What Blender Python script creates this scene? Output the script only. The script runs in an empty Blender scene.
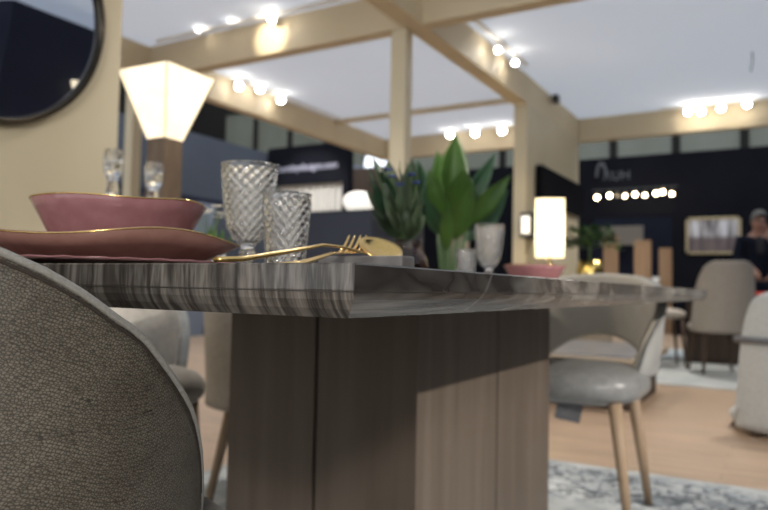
import bpy, bmesh, math, random
from math import sin, cos, pi, radians, sqrt, atan2
from mathutils import Vector, Matrix, noise
random.seed(7)
scene = bpy.context.scene
col = scene.collection

# ------------------------------------------------------------ camera
EYE = Vector((.232, -.3625, .7434))
ROT = Matrix.Rotation(radians(30.2), 3, 'Z') @ Matrix.Rotation(radians(92.75), 3, 'X') @ Matrix.Rotation(radians(1.12), 3, 'Z')
cd = bpy.data.cameras.new('camera')
cam = bpy.data.objects.new('camera', cd)
col.objects.link(cam)
cam.matrix_world = Matrix.Translation(EYE) @ ROT.to_4x4()
cd.sensor_width = 36
cd.lens = 690 / 768 * 36
cd.clip_start = .02
cd.dof.use_dof = True
cd.dof.focus_distance = .50
cd.dof.aperture_fstop = 7.4
scene.camera = cam

# ------------------------------------------------------------ world, light, exposure
scene.view_settings.view_transform = 'Standard'
scene.view_settings.look = 'None'
scene.view_settings.gamma = 1
scene.view_settings.exposure = 0.2
w = bpy.data.worlds.new('hall_light'); scene.world = w; w.use_nodes = True
bg = w.node_tree.nodes['Background']
bg.inputs[0].default_value = (.90, .95, 1.0, 1)
bg.inputs[1].default_value = 1.6


def lamp(name, kind, loc, energy, color=(1, .9, .75), target=None, **kw):
    l = bpy.data.lights.new(name, kind); l.energy = energy; l.color = color
    for k, v in kw.items(): setattr(l, k, v)
    o = bpy.data.objects.new(name, l); col.objects.link(o); o.location = loc
    if target is not None:
        o.rotation_euler = (Vector(target) - Vector(loc)).to_track_quat('-Z', 'Y').to_euler()
    return o


lamp('display_spotlight', 'SPOT', (3.4, .75, 2.5), 620, (1, .93, .84), (-.3, 1.28, .5), spot_size=radians(27), spot_blend=.2, shadow_soft_size=.035)
lamp('aisle_fill_light', 'SPOT', (.5, 4.2, 2.8), 150, (1, .93, .84), (.3, 4.2, 0), spot_size=radians(125), spot_blend=.8, shadow_soft_size=.25)  # added fill to brighten the aisle floor; no fixture hangs here
lamp('back_bay_fill_light', 'SPOT', (-.6, 7.2, 2.8), 150, (1, .93, .84), (-.6, 7.2, 0), spot_size=radians(130), spot_blend=.8, shadow_soft_size=.25)  # extra lamp added to lift the back bay's floor and chairs
lamp('left_bay_fill_light', 'SPOT', (-3.3, 5.4, 2.8), 150, (1, .93, .84), (-3.3, 5.4, 0), spot_size=radians(130), spot_blend=.8, shadow_soft_size=.25)  # added to brighten the left bay, stands for no visible lamp
lamp('near_bay_fill_light', 'SPOT', (-1.6, 2.6, 2.8), 110, (1, .93, .84), (-1.6, 2.6, 0), spot_size=radians(125), spot_blend=.8, shadow_soft_size=.10)  # invented overhead light for the near bay, without a fixture
lamp('camera_side_fill_light', 'SPOT', (2.7, -3.6, 2.8), 760, (1, .95, .88), (-.5, .2, .7), spot_size=radians(60), spot_blend=.7, shadow_soft_size=.4)  # unseen lamp added behind the camera to brighten tableware, slab and closest chair
lamp('beam_accent_spotlight', 'SPOT', (-3.30, 3.40, 2.84), 22, (1, .9, .72), (-3.30, 3.85, 2.73), spot_size=radians(48), spot_blend=.8, shadow_soft_size=.02)
lamp('beam_accent_spotlight', 'SPOT', (-.62, 7.6, 2.82), 7, (1, .9, .72), (-.62, 8.1, 2.73), spot_size=radians(60), spot_blend=.8, shadow_soft_size=.02)
lamp('beam_accent_spotlight', 'SPOT', (-.25, 7.6, 2.82), 5, (1, .9, .72), (-.25, 8.1, 2.73), spot_size=radians(60), spot_blend=.8, shadow_soft_size=.02)
lamp('curtain_fill_light', 'SPOT', (-6.2, 7.2, 2.9), 120, (1, .95, .9), (-6.3, 8.6, 2.1), spot_size=radians(70), spot_blend=.6, shadow_soft_size=.05)  # fill added to whiten the valance curtain; the stand shows no such lamp
lamp('mirror_wall_fill_light', 'SPOT', (.6, 2.6, 2.6), 38, (1, .88, .66), (-2.2, 1.4, 1.2), spot_size=radians(60), spot_blend=.9, shadow_soft_size=.05)  # added warm fill on the mirror wall, no fixture modelled


def at(px, py, Z):
    "a point seen at (px, py) in the photograph, Z metres away"
    return EYE + ROT @ (Vector(((px - 384) / 690, -(py - 255) / 690, -1)) * Z)


# ------------------------------------------------------------ materials
def mat(name, color, rough=.5, metal=0, emit=None, es=1, trans=0, ior=1.45, spec=.5, sheen=0, alpha=1):
    m = bpy.data.materials.new(name); m.use_nodes = True
    b = m.node_tree.nodes['Principled BSDF']
    b.inputs['Base Color'].default_value = (*color, 1)
    b.inputs['Roughness'].default_value = rough
    b.inputs['Metallic'].default_value = metal
    b.inputs['Transmission Weight'].default_value = trans
    b.inputs['IOR'].default_value = ior
    b.inputs['Specular IOR Level'].default_value = spec
    b.inputs['Sheen Weight'].default_value = sheen
    b.inputs['Alpha'].default_value = alpha
    if emit:
        b.inputs['Emission Color'].default_value = (*emit, 1)
        b.inputs['Emission Strength'].default_value = es
    return m


def N(m, t, **kw):
    n = m.node_tree.nodes.new(t)
    for k, v in kw.items():
        if k in n.inputs.keys(): n.inputs[k].default_value = v
        else: setattr(n, k, v)
    return n


def L(m, a, b): m.node_tree.links.new(a, b)


def mapped(m, scale, rot=(0, 0, 0)):
    t = N(m, 'ShaderNodeTexCoord'); mp = N(m, 'ShaderNodeMapping')
    mp.inputs['Scale'].default_value = scale; mp.inputs['Rotation'].default_value = rot
    L(m, t.outputs['Object'], mp.inputs[0])
    return mp.outputs[0]


def ramp(m, fac, stops):
    r = N(m, 'ShaderNodeValToRGB'); e = r.color_ramp.elements
    while len(e) < len(stops): e.new(.5)
    for i, (p, c) in enumerate(stops):
        e[i].position = p; e[i].color = (*c, 1)
    L(m, fac, r.inputs[0])
    return r.outputs[0]


def noisy(m, scale, stops, detail=4, dist=0, bump=0, vec=None):
    n = N(m, 'ShaderNodeTexNoise', Scale=1.0, Detail=detail, Distortion=dist)
    L(m, vec or mapped(m, scale if hasattr(scale, '__len__') else (scale,) * 3), n.inputs['Vector'])
    c = ramp(m, n.outputs[0], stops)
    b = m.node_tree.nodes['Principled BSDF']
    L(m, c, b.inputs['Base Color'])
    if bump:
        bp = N(m, 'ShaderNodeBump', Strength=bump, Distance=.002)
        L(m, n.outputs[0], bp.inputs['Height']); L(m, bp.outputs[0], b.inputs['Normal'])
    return c


def mix(m, fac, a, b, mode='MIX'):
    x = N(m, 'ShaderNodeMix', data_type='RGBA', blend_type=mode)
    if isinstance(fac, float): x.inputs[0].default_value = fac
    else: L(m, fac, x.inputs[0])
    for s, i in ((a, 6), (b, 7)):
        if isinstance(s, tuple): x.inputs[i].default_value = (*s, 1)
        else: L(m, s, x.inputs[i])
    return x.outputs[2]


M = {}
# beams and painted board
M['board'] = mat('cream_painted_board', (.60, .50, .33), .6)
noisy(M['board'], (1.5, 1.5, .6), [(.3, (.56, .465, .31)), (.7, (.64, .54, .37))])
M['wallboard'] = mat('cream_wallboard', (.62, .53, .38), .55)
noisy(M['wallboard'], (2, 2, 1), [(.3, (.52, .45, .31)), (.7, (.57, .50, .355))])
# stretched ceiling cloth: lets part of the hall's light through
m = bpy.data.materials.new('stretched_ceiling_cloth'); m.use_nodes = True
nt = m.node_tree; nt.nodes.remove(nt.nodes['Principled BSDF'])
d = nt.nodes.new('ShaderNodeBsdfDiffuse'); t = nt.nodes.new('ShaderNodeBsdfTranslucent'); mx = nt.nodes.new('ShaderNodeMixShader')
d.inputs[0].default_value = (.80, .81, .83, 1); t.inputs[0].default_value = (.80, .83, .88, 1); mx.inputs[0].default_value = .50
L(m, d.outputs[0], mx.inputs[1]); L(m, t.outputs[0], mx.inputs[2]); L(m, mx.outputs[0], nt.nodes['Material Output'].inputs[0])
M['cloth_ceiling'] = m
# oak floor
m = M['floor'] = mat('oak_plank_floor', (.5, .33, .2), .38)
br = N(m, 'ShaderNodeTexBrick', Scale=1.0); br.offset = .5
for k, v in {'Color1': (.50, .36, .255, 1), 'Color2': (.44, .315, .22, 1), 'Mortar': (.33, .23, .16, 1), 'Mortar Size': .002, 'Brick Width': .9, 'Row Height': .11, 'Bias': 0.0}.items(): br.inputs[k].default_value = v
L(m, mapped(m, (1, 1, 1)), br.inputs['Vector'])
n = N(m, 'ShaderNodeTexNoise', Scale=1.0, Detail=5.0); L(m, mapped(m, (3, 30, 1)), n.inputs['Vector'])
g = ramp(m, n.outputs[0], [(.3, (.8, .8, .8)), (.7, (1.1, 1.08, 1.05))])
L(m, mix(m, 1.0, br.outputs[0], g, 'MULTIPLY'), m.node_tree.nodes['Principled BSDF'].inputs['Base Color'])
# rugs
m = M['rug'] = mat('grey_blue_rug', (.5, .52, .52), .95, spec=.1)
c1 = noisy(m, 9, [(.42, (.50, .52, .52)), (.58, (.36, .39, .41))], 6, 1.0)
n = N(m, 'ShaderNodeTexNoise', Scale=1.0, Detail=6.0, Distortion=1.5); L(m, mapped(m, (22, 22, 22)), n.inputs['Vector'])
mask = ramp(m, n.outputs[0], [(.50, (0, 0, 0)), (.56, (1, 1, 1))])
tc = N(m, 'ShaderNodeTexCoord'); sx = N(m, 'ShaderNodeSeparateXYZ'); L(m, tc.outputs['Object'], sx.inputs[0])
bd = ramp(m, sx.outputs[1], [(0, (0, 0, 0)), (1, (1, 1, 1))])
mr = N(m, 'ShaderNodeMapRange'); mr.inputs['From Min'].default_value = .9; mr.inputs['From Max'].default_value = 1.0
L(m, sx.outputs[1], mr.inputs[0])
mr2 = N(m, 'ShaderNodeMapRange'); mr2.inputs['From Min'].default_value = 1.40; mr2.inputs['From Max'].default_value = 1.36
L(m, sx.outputs[1], mr2.inputs[0])
mm = N(m, 'ShaderNodeMath', operation='MULTIPLY'); L(m, mr.outputs[0], mm.inputs[0]); L(m, mr2.outputs[0], mm.inputs[1])
m3 = N(m, 'ShaderNodeMath', operation='MULTIPLY'); L(m, mm.outputs[0], m3.inputs[0]); L(m, mask, m3.inputs[1])
L(m, mix(m, m3.outputs[0], c1, (.14, .155, .17)), m.node_tree.nodes['Principled BSDF'].inputs['Base Color'])
M['tabletopgrey'] = mat('grey_blue_tabletop', (.2, .2, .22), .3)
noisy(M['tabletopgrey'], 5, [(.3, (.17, .17, .185)), (.7, (.24, .24, .255))])
M['rug_far'] = mat('pale_rug', (.5, .52, .5), .95, spec=.1)
noisy(M['rug_far'], 5, [(.4, (.50, .52, .51)), (.6, (.42, .44, .44))], 5)
# table stone: brown-grey, banded across its end, thin pale veins
m = M['stone'] = mat('veined_brown_grey_stone', (.16, .14, .12), .26)
n = N(m, 'ShaderNodeTexNoise', Scale=1.0, Detail=5.0, Distortion=.35, Roughness=.6); L(m, mapped(m, (34, 1.6, 4)), n.inputs['Vector'])
band = ramp(m, n.outputs[0], [(.28, (.030, .026, .023)), (.42, (.055, .048, .042)), (.5, (.16, .148, .132)), (.56, (.045, .039, .034)), (.66, (.18, .165, .148)), (.8, (.06, .054, .048))])
n2 = N(m, 'ShaderNodeTexNoise', Scale=1.0, Detail=8.0, Distortion=.2); L(m, mapped(m, (150, 5, 7)), n2.inputs['Vector'])
fine = ramp(m, n2.outputs[0], [(.3, (.6, .6, .6)), (.7, (1.45, 1.42, 1.38))])
banded = mix(m, 1.0, band, fine, 'MULTIPLY')
n3 = N(m, 'ShaderNodeTexNoise', Scale=1.0, Detail=3.0); L(m, mapped(m, (5, 5, 5)), n3.inputs['Vector'])
sm = N(m, 'ShaderNodeVectorMath', operation='MULTIPLY_ADD')
L(m, n3.outputs[1], sm.inputs[0]); sm.inputs[1].default_value = (.35, .35, .35); L(m, mapped(m, (7, 4.2, 7), (.3, .2, .4)), sm.inputs[2])
vo = N(m, 'ShaderNodeTexVoronoi', feature='DISTANCE_TO_EDGE', Scale=1.0); L(m, sm.outputs[0], vo.inputs['Vector'])
vein = ramp(m, vo.outputs[0], [(0, (.6, .6, .6)), (.006, (.35, .35, .35)), (.014, (0, 0, 0))])
tc = N(m, 'ShaderNodeTexCoord'); sy = N(m, 'ShaderNodeSeparateXYZ'); L(m, tc.outputs['Object'], sy.inputs[0])
vm = N(m, 'ShaderNodeMapRange'); vm.inputs['From Min'].default_value = -1.08; vm.inputs['From Max'].default_value = -.85; L(m, sy.outputs[1], vm.inputs[0])
vein = mix(m, vm.outputs[0], (0, 0, 0), vein)
L(m, mix(m, vein, banded, (.26, .245, .225)), m.node_tree.nodes['Principled BSDF'].inputs['Base Color'])
M['seam'] = mat('dark_stone_joint', (.04, .035, .03), .6)
M['restone'] = mat('grey_stone', (.26, .25, .24), .4)
noisy(M['restone'], 30, [(.35, (.11, .10, .095)), (.65, (.20, .19, .18))])
# woods
def wood(name, a, b, scale=(24, 24, 1.3), rough=.5):
    m = mat(name, a, rough, spec=.35)
    noisy(m, scale, [(.3, a), (.7, b)], 6, .6, .15)
    return m
M['pedestal'] = wood('grey_brown_oak', (.088, .067, .051), (.125, .099, .078))
M['groove'] = mat('dark_groove', (.035, .026, .02), .8)
M['leg'] = wood('light_walnut', (.24, .165, .105), (.34, .245, .16))
M['darkleg'] = wood('dark_walnut', (.07, .045, .03), (.11, .07, .05))
M['lampwood'] = wood('brown_burl', (.10, .068, .045), (.17, .12, .08), (14, 14, 6))
M['panelwood'] = wood('warm_wood_panel', (.36, .22, .12), (.46, .29, .17))
M['darkbrown'] = wood('dark_brown_wood', (.06, .04, .03), (.09, .06, .045))
M['beigewood'] = wood('beige_wood', (.34, .27, .19), (.42, .34, .25))
# upholstery
def fabric(name, a, b, s=260, rough=.85, bump=.25):
    m = mat(name, a, rough, spec=.3, sheen=.15)
    noisy(m, s, [(.3, a), (.7, b)], 2, 0, bump)
    return m
m = M['snake'] = mat('snakeskin_pattern_leather', (.2, .18, .15), .5, spec=.45)
nz = N(m, 'ShaderNodeTexNoise', Scale=6.0, Detail=2.0); L(m, mapped(m, (1, 1, 1)), nz.inputs['Vector'])
ad = N(m, 'ShaderNodeVectorMath', operation='MULTIPLY_ADD'); ad.inputs[1].default_value = (9, 9, 9)
L(m, nz.outputs[1], ad.inputs[0]); L(m, mapped(m, (430, 430, 600), (.62, .5, .35)), ad.inputs[2])
vo = N(m, 'ShaderNodeTexVoronoi', feature='DISTANCE_TO_EDGE', Scale=1.0, Randomness=.55); L(m, ad.outputs[0], vo.inputs['Vector'])
vc = N(m, 'ShaderNodeTexVoronoi', feature='F1', Scale=1.0, Randomness=.55); L(m, ad.outputs[0], vc.inputs['Vector'])
ce = ramp(m, vo.outputs[0], [(.03, (.032, .027, .019)), (.2, (.155, .136, .108))])
big = N(m, 'ShaderNodeTexNoise', Scale=1.0, Detail=3.0); L(m, mapped(m, (14, 14, 40)), big.inputs['Vector'])
bt = ramp(m, big.outputs[0], [(.3, (.82, .80, .76)), (.7, (1.2, 1.2, 1.18))])
cc = ramp(m, vc.outputs[1], [(0, (.8, .8, .8)), (1, (1.15, 1.15, 1.15))])
L(m, mix(m, 1.0, mix(m, 1.0, ce, bt, 'MULTIPLY'), cc, 'MULTIPLY'), m.node_tree.nodes['Principled BSDF'].inputs['Base Color'])
bp = N(m, 'ShaderNodeBump', Strength=.5, Distance=.0008); L(m, vo.outputs[0], bp.inputs['Height']); L(m, bp.outputs[0], m.node_tree.nodes['Principled BSDF'].inputs['Normal'])
M['piping'] = fabric('pale_piping', (.22, .215, .19), (.30, .29, .26), 500, .6)
M['grey_velvet'] = fabric('silver_grey_velvet', (.25, .25, .24), (.33, .33, .315), 9, .55, .05)
M['grey_leather'] = mat('smooth_grey_leather', (.20, .20, .20), .33)
noisy(M['grey_leather'], 60, [(.3, (.18, .18, .18)), (.7, (.24, .24, .235))], 3, 0, .1)
M['beige_fabric'] = fabric('beige_fabric', (.36, .32, .26), (.42, .38, .31))
M['pale_fabric'] = fabric('pale_stone_fabric', (.40, .37, .33), (.48, .45, .40), 60)
M['light_fabric'] = fabric('light_grey_fabric', (.46, .47, .45), (.54, .55, .53), 60)
M['taupe_fabric'] = fabric('taupe_fabric', (.34, .30, .255), (.40, .36, .31), 60)
# tableware
M['pink'] = mat('dusty_pink_glaze', (.34, .155, .16), .16)
noisy(M['pink'], 60, [(.35, (.32, .145, .15)), (.65, (.37, .175, .18))], 3)
M['terracotta'] = mat('pink_brown_glaze', (.36, .19, .15), .18)
noisy(M['terracotta'], 60, [(.35, (.34, .175, .14)), (.65, (.39, .21, .17))], 3)
M['charger'] = mat('dark_rose_glaze', (.22, .12, .115), .3)
M['gold'] = mat('polished_gold', (.95, .66, .24), .18, 1)
noisy(M['gold'], 400, [(.4, (.92, .62, .22)), (.6, (.98, .70, .28))], 2, 0, .05)
M['brass'] = mat('aged_brass', (.33, .27, .17), .3, 1)
M['glass'] = mat('clear_pressed_glass', (.97, .98, .98), .02, trans=1, ior=1.5)
noisy(M['glass'], 120, [(.4, (.97, .98, .98)), (.6, (1, 1, 1))], 2, 0, .5)
M['amethyst'] = mat('smoky_mauve_glass', (.42, .30, .29), .03, trans=1, ior=1.45)
# darks, metals
M['navy'] = mat('navy_painted_board', (.02, .024, .045), .6, spec=.15)
noisy(M['navy'], 1.5, [(.3, (.017, .020, .038)), (.7, (.022, .026, .046))])
M['slate'] = mat('slate_blue_board', (.10, .125, .19), .7, spec=.2)
noisy(M['slate'], 1.2, [(.3, (.062, .073, .098)), (.7, (.074, .086, .112))])
M['blueback'] = mat('steel_blue_board', (.22, .26, .34), .6)
noisy(M['blueback'], 1.2, [(.3, (.15, .18, .24)), (.7, (.19, .22, .28))])
M['black'] = mat('near_black_board', (.010, .011, .018), .7, spec=.05)
noisy(M['black'], 1.2, [(.3, (.0045, .005, .008)), (.7, (.007, .0075, .011))])
M['plinth'] = mat('charcoal_plinth', (.035, .04, .055), .6, spec=.2)
noisy(M['plinth'], 2, [(.3, (.024, .028, .040)), (.7, (.030, .034, .048))])
M['blackmetal'] = mat('black_metal', (.02, .02, .02), .4)
M['frame'] = mat('dark_bronze', (.045, .038, .03), .18, .9)
M['mirror'] = mat('mirror_glass', (.80, .82, .86), .01, 1)
M['hall'] = mat('dark_hall_wall', (.018, .018, .017), .8, spec=.1)
M['pane'] = mat('grey_green_gallery_glass', (.21, .225, .19), .4)
noisy(M['pane'], (1.2, 1, .6), [(.3, (.115, .125, .10)), (.7, (.16, .17, .145))])
M['white'] = mat('white_paint', (.78, .76, .72), .5)
M['text'] = mat('pale_lettering', (.30, .30, .38), .5)
M['textdim'] = mat('dim_grey_lettering', (.055, .06, .07), .5)
M['logo'] = mat('backlit_white_logo', (.8, .85, .9), .5, emit=(.85, .93, 1), es=1.1)
# light givers
m = M['alabaster'] = mat('lit_alabaster', (.85, .8, .68), .5, emit=(1, .80, .50), es=1.0)
n = N(m, 'ShaderNodeTexNoise', Scale=1.0, Detail=4.0, Distortion=1.0); L(m, mapped(m, (9, 9, 9)), n.inputs['Vector'])
L(m, ramp(m, n.outputs[0], [(.35, (1, .78, .46)), (.6, (1, .86, .60))]), m.node_tree.nodes['Principled BSDF'].inputs['Emission Color'])
M['shadeglow'] = mat('lit_linen_shade', (.85, .82, .7), .7, emit=(1, .84, .56), es=1.1)
M['globeglow'] = mat('white_globe', (.8, .8, .8), .3, emit=(1, .93, .8), es=.7)
M['bulb'] = mat('hot_bulb', (1, 1, 1), .5, emit=(1, .80, .50), es=20)
M['dimbulb'] = mat('dim_bulb', (.5, .45, .35), .5, emit=(1, .8, .5), es=.5)
M['spotglow'] = mat('spotlight_lens', (1, 1, 1), .5, emit=(1, .97, .92), es=70)
# plants
def leafmat(name, a, b, rough=.35):
    m = mat(name, a, rough, spec=.5); noisy(m, (6, 6, 3), [(.3, a), (.7, b)], 3)
    m.node_tree.nodes['Principled BSDF'].inputs['Subsurface Weight'].default_value = 0
    return m
M['leaf'] = leafmat('mid_green_leaf', (.06, .14, .03), (.12, .235, .05))
M['leafdark'] = leafmat('dark_green_leaf', (.03, .085, .045), (.06, .135, .065))
M['leafolive'] = leafmat('dark_olive_leaf', (.05, .08, .045), (.10, .14, .07))
M['blue'] = mat('deep_blue_petal', (.03, .05, .30), .6)
M['petal'] = mat('white_petal', (.75, .70, .62), .6)
M['soil'] = mat('soil', (.05, .035, .025), .9)
M['pot'] = mat('white_pot', (.45, .43, .40), .5)
M['goldpot'] = mat('gold_pot', (.75, .55, .18), .25, 1)
M['stem'] = mat('green_stem', (.06, .11, .035), .5)
# person
M['skin'] = mat('skin', (.34, .18, .13), .5)
M['jacket'] = mat('navy_jacket', (.007, .009, .017), .9, spec=.1)
M['shirt'] = mat('black_shirt', (.012, .012, .016), .8)
M['hair'] = mat('grey_hair', (.13, .125, .12), .8)
M['red'] = mat('red_cloth', (.6, .05, .04), .6)
M['tag'] = mat('grey_card', (.13, .13, .14), .5)
M['art'] = mat('canvas_art', (.3, .3, .35), .6)
m = M['art']; n = N(m, 'ShaderNodeTexNoise', Scale=1.0, Detail=3.0); L(m, mapped(m, (9, 1, 1.2)), n.inputs['Vector'])
s = N(m, 'ShaderNodeTexCoord'); sz = N(m, 'ShaderNodeSeparateXYZ'); L(m, s.outputs['Object'], sz.inputs[0])
hi = ramp(m, n.outputs[0], [(.40, (.10, .09, .10)), (.5, (.30, .29, .30)), (.62, (.50, .50, .54))])
lo = ramp(m, n.outputs[0], [(.4, (.06, .045, .05)), (.6, (.12, .09, .09))])
mr = N(m, 'ShaderNodeMapRange'); mr.inputs['From Min'].default_value = -.06; mr.inputs['From Max'].default_value = .02; L(m, sz.outputs[2], mr.inputs[0])
L(m, mix(m, mr.outputs[0], lo, hi), m.node_tree.nodes['Principled BSDF'].inputs['Base Color'])


# ------------------------------------------------------------ builders
def tag(o, label=None, cat=None, group=None, kind=None):
    if label: o['label'] = label
    if cat: o['category'] = cat
    if group: o['group'] = group
    if kind: o['kind'] = kind
    return o


def thing(name, label, cat, loc=(0, 0, 0), rz=0, group=None):
    o = bpy.data.objects.new(name, None); col.objects.link(o)
    o.location = loc; o.rotation_euler = (0, 0, rz); o.empty_display_size = .05
    return tag(o, label, cat, group)


def O(name, bm, m, parent=None, smooth=False, loc=None):
    bmesh.ops.recalc_face_normals(bm, faces=bm.faces)
    me = bpy.data.meshes.new(name); bm.to_mesh(me); bm.free()
    if smooth:
        for p in me.polygons: p.use_smooth = True
    me.materials.append(M[m] if isinstance(m, str) else m)
    o = bpy.data.objects.new(name, me); col.objects.link(o)
    if parent: o.parent = parent
    if loc is not None: o.location = loc
    return o


def S(name, bm, m, smooth=False):
    return tag(O(name, bm, m, None, smooth), kind='structure')


def bx(x0, x1, y0, y1, z0, z1, bev=0, bm=None):
    own = bmesh.new()
    vs = [own.verts.new((x, y, z)) for x in (x0, x1) for y in (y0, y1) for z in (z0, z1)]
    for f in ((0, 1, 3, 2), (4, 6, 7, 5), (0, 4, 5, 1), (2, 3, 7, 6), (0, 2, 6, 4), (1, 5, 7, 3)):
        own.faces.new([vs[i] for i in f])
    if bev: bmesh.ops.bevel(own, geom=own.edges[:], offset=bev, segments=2, profile=.6, affect='EDGES')
    if bm is None: return own
    me = bpy.data.meshes.new('t'); own.to_mesh(me); own.free(); bm.from_mesh(me); bpy.data.meshes.remove(me)
    return bm


def grid(fn, nu, nv, bm=None, cu=False, cv=False):
    bm = bm or bmesh.new()
    V = [[bm.verts.new(fn(i / (nu if cu else nu - 1), j / (nv if cv else nv - 1))) for j in range(nv)] for i in range(nu)]
    for i in range(nu if cu else nu - 1):
        for j in range(nv if cv else nv - 1):
            bm.faces.new((V[i][j], V[(i + 1) % nu][j], V[(i + 1) % nu][(j + 1) % nv], V[i][(j + 1) % nv]))
    return bm, V


def lathe(prof, seg=48, bm=None, fn=None, c=(0, 0, 0)):
    "prof: (r, z) pairs; closed with caps where r == 0"
    bm = bm or bmesh.new(); rings = []
    for k, (r, z) in enumerate(prof):
        if r < 1e-6:
            rings.append([bm.verts.new((c[0], c[1], c[2] + z))]); continue
        ring = []
        for i in range(seg):
            a = 2 * pi * i / seg
            rr, zz = fn(r, z, a, k) if fn else (r, z)
            ring.append(bm.verts.new((c[0] + rr * cos(a), c[1] + rr * sin(a), c[2] + zz)))
        rings.append(ring)
    for A, B in zip(rings, rings[1:]):
        for i in range(seg):
            j = (i + 1) % seg
            if len(A) == 1 and len(B) == 1: continue
            if len(A) == 1: bm.faces.new((A[0], B[i], B[j]))
            elif len(B) == 1: bm.faces.new((A[i], A[j], B[0]))
            else: bm.faces.new((A[i], A[j], B[j], B[i]))
    return bm


def tube(pts, rad, seg=12, bm=None, flat=1.0, up=None):
    "a capped tube along pts; rad a number or one per point; flat squashes it along 'up'"
    bm = bm or bmesh.new(); pts = [Vector(p) for p in pts]; n = len(pts)
    rad = rad if hasattr(rad, '__len__') else [rad] * n
    rings = []; ref = Vector(up) if up else None
    for i, p in enumerate(pts):
        d = (pts[min(i + 1, n - 1)] - pts[max(i - 1, 0)]).normalized()
        if ref is None: ref = Vector((0, 0, 1)) if abs(d.z) < .9 else Vector((1, 0, 0))
        s = d.cross(ref).normalized(); u = s.cross(d).normalized()
        if not up: ref = u
        rings.append([bm.verts.new(p + (s * cos(2 * pi * k / seg) + u * sin(2 * pi * k / seg) * flat) * rad[i]) for k in range(seg)])
    for A, B in zip(rings, rings[1:]):
        for k in range(seg): bm.faces.new((A[k], A[(k + 1) % seg], B[(k + 1) % seg], B[k]))
    bm.faces.new(rings[0][::-1]); bm.faces.new(rings[-1])
    return bm


def prism(bottom, top, bm=None):
    bm = bm or bmesh.new()
    a = [bm.verts.new(p) for p in bottom]; b = [bm.verts.new(p) for p in top]; n = len(a)
    for i in range(n): bm.faces.new((a[i], a[(i + 1) % n], b[(i + 1) % n], b[i]))
    bm.faces.new(a[::-1]); bm.faces.new(b)
    return bm


def cushion(w, d, z0, z1, nu=40, e=3.2, dome=.015):
    "rounded superellipse cushion"
    def fn(u, v):
        a = 2 * pi * u; s = v * pi - pi / 2
        k = abs(cos(s)) ** .45; zz = (z0 + z1) / 2 + (z1 - z0) / 2 * (abs(sin(s)) ** .8 * (1 if s > 0 else -1))
        c_, s_ = cos(a), sin(a)
        x = w / 2 * k * abs(c_) ** (2 / e) * (1 if c_ > 0 else -1); y = d / 2 * k * abs(s_) ** (2 / e) * (1 if s_ > 0 else -1)
        return (x, y, zz + (dome * (1 - k) if s > 0 else 0))
    return grid(fn, nu, 14, cu=True)[0]


def text_mesh(name, body, size, m, parent, loc, rot, extrude=.004, sx=1):
    c = bpy.data.curves.new(name, 'FONT'); c.body = body; c.size = size; c.extrude = extrude
    c.align_x = 'CENTER'; c.align_y = 'CENTER'
    t = bpy.data.objects.new(name + '_tmp', c); col.objects.link(t)
    me = bpy.data.meshes.new_from_object(t.evaluated_get(bpy.context.evaluated_depsgraph_get()))
    bpy.data.objects.remove(t)
    me.materials.clear(); me.materials.append(M[m])
    o = bpy.data.objects.new(name, me); col.objects.link(o); o.parent = parent
    o.location = loc; o.rotation_euler = rot; o.scale = (sx, 1, 1)
    return o


def copy_tree(o, parent=None):
    c = o.copy(); col.objects.link(c)
    if parent: c.parent = parent
    for ch in list(o.children): copy_tree(ch, c)
    return c


# ------------------------------------------------------------ the setting
X2, X4, Y1, Y5, ZB, ZC = -1.95, -4.7, 3.85, 8.1, 2.593, 2.87
S('floor', bx(-16, 8, -7, 17, -.05, 0), 'floor')
S('ceiling', bx(X4, 6.5, -6.5, Y5, ZC, ZC + .012), 'cloth_ceiling')
S('wall_back', bx(-16, 8, 15.1, 15.3, 0, 8.5), 'hall')
S('wall_left', bx(-16, -15.8, -7, 15.1, 0, 8.5), 'hall')
S('wall_right', bx(7.8, 8, -7, 15.1, 0, 4), 'hall')
S('trim_1', bx(X4, -.5, Y1, Y1 + .12, ZB, ZC), 'board')                    # cross beam through the middle post
S('trim_2', bx(X2 - .15, X2, -6.5, Y5, ZB + .0005, ZC - .0005), 'board')       # long beam over the middle post
S('trim_3', bx(X4 - .12, X4, -6.5, Y5 + .12, ZB, ZC), 'board')               # left long beam
S('trim_4', bx(X4, 1.5, Y5, Y5 + .12, ZB, ZC), 'board')                    # back beam
S('trim_5', bx(X4, X2 - .15, 6.8, 6.86, ZC - .05, ZC), 'board')            # thin batten
S('trim_6', bx(-2.20, -2.08, 3.86, 3.96, 0, ZB), 'wallboard')              # middle post
S('trim_7', bx(-4.81, -4.71, 3.70, 3.80, 0, ZB), 'wallboard')              # left post
S('wall_middle', bx(X2 - .13, X2, 6.12, Y5, 0, ZB), 'wallboard')
S('wall_mirror_side', bx(-2.37, -2.27, -2.2, 1.617, 0, ZC - .002), 'wallboard')
# gallery windows high on the hall's back wall
for i in range(14):
    x0 = -14.5 + i * 1.27
    f = bx(x0, x0 + .16, 15.0, 15.1, 3.2, 6.0)
    bx(x0 + .16, x0 + 1.27, 15.0, 15.1, 5.86, 6.0, bm=f)
    wdw = S('window_%d' % (i + 1), f, 'hall')
    O('window_pane', bx(x0 + .16, x0 + 1.27, 15.04, 15.08, 3.2, 5.86), 'pane', wdw)

# rugs
r = O('rug', bx(-1.75, 1.75, -1.45, 1.45, 0, .008), 'rug', None, loc=(0, 1.21, 0))
tag(r, 'grey-blue rug with a mottled dark border under the dining table', 'rug')
r = O('rug', bx(-1.35, 1.7, 5.7, 9.6, 0, .008), 'rug_far')
tag(r, 'pale grey rug far behind, under the distant high-backed chair', 'rug')

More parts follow.
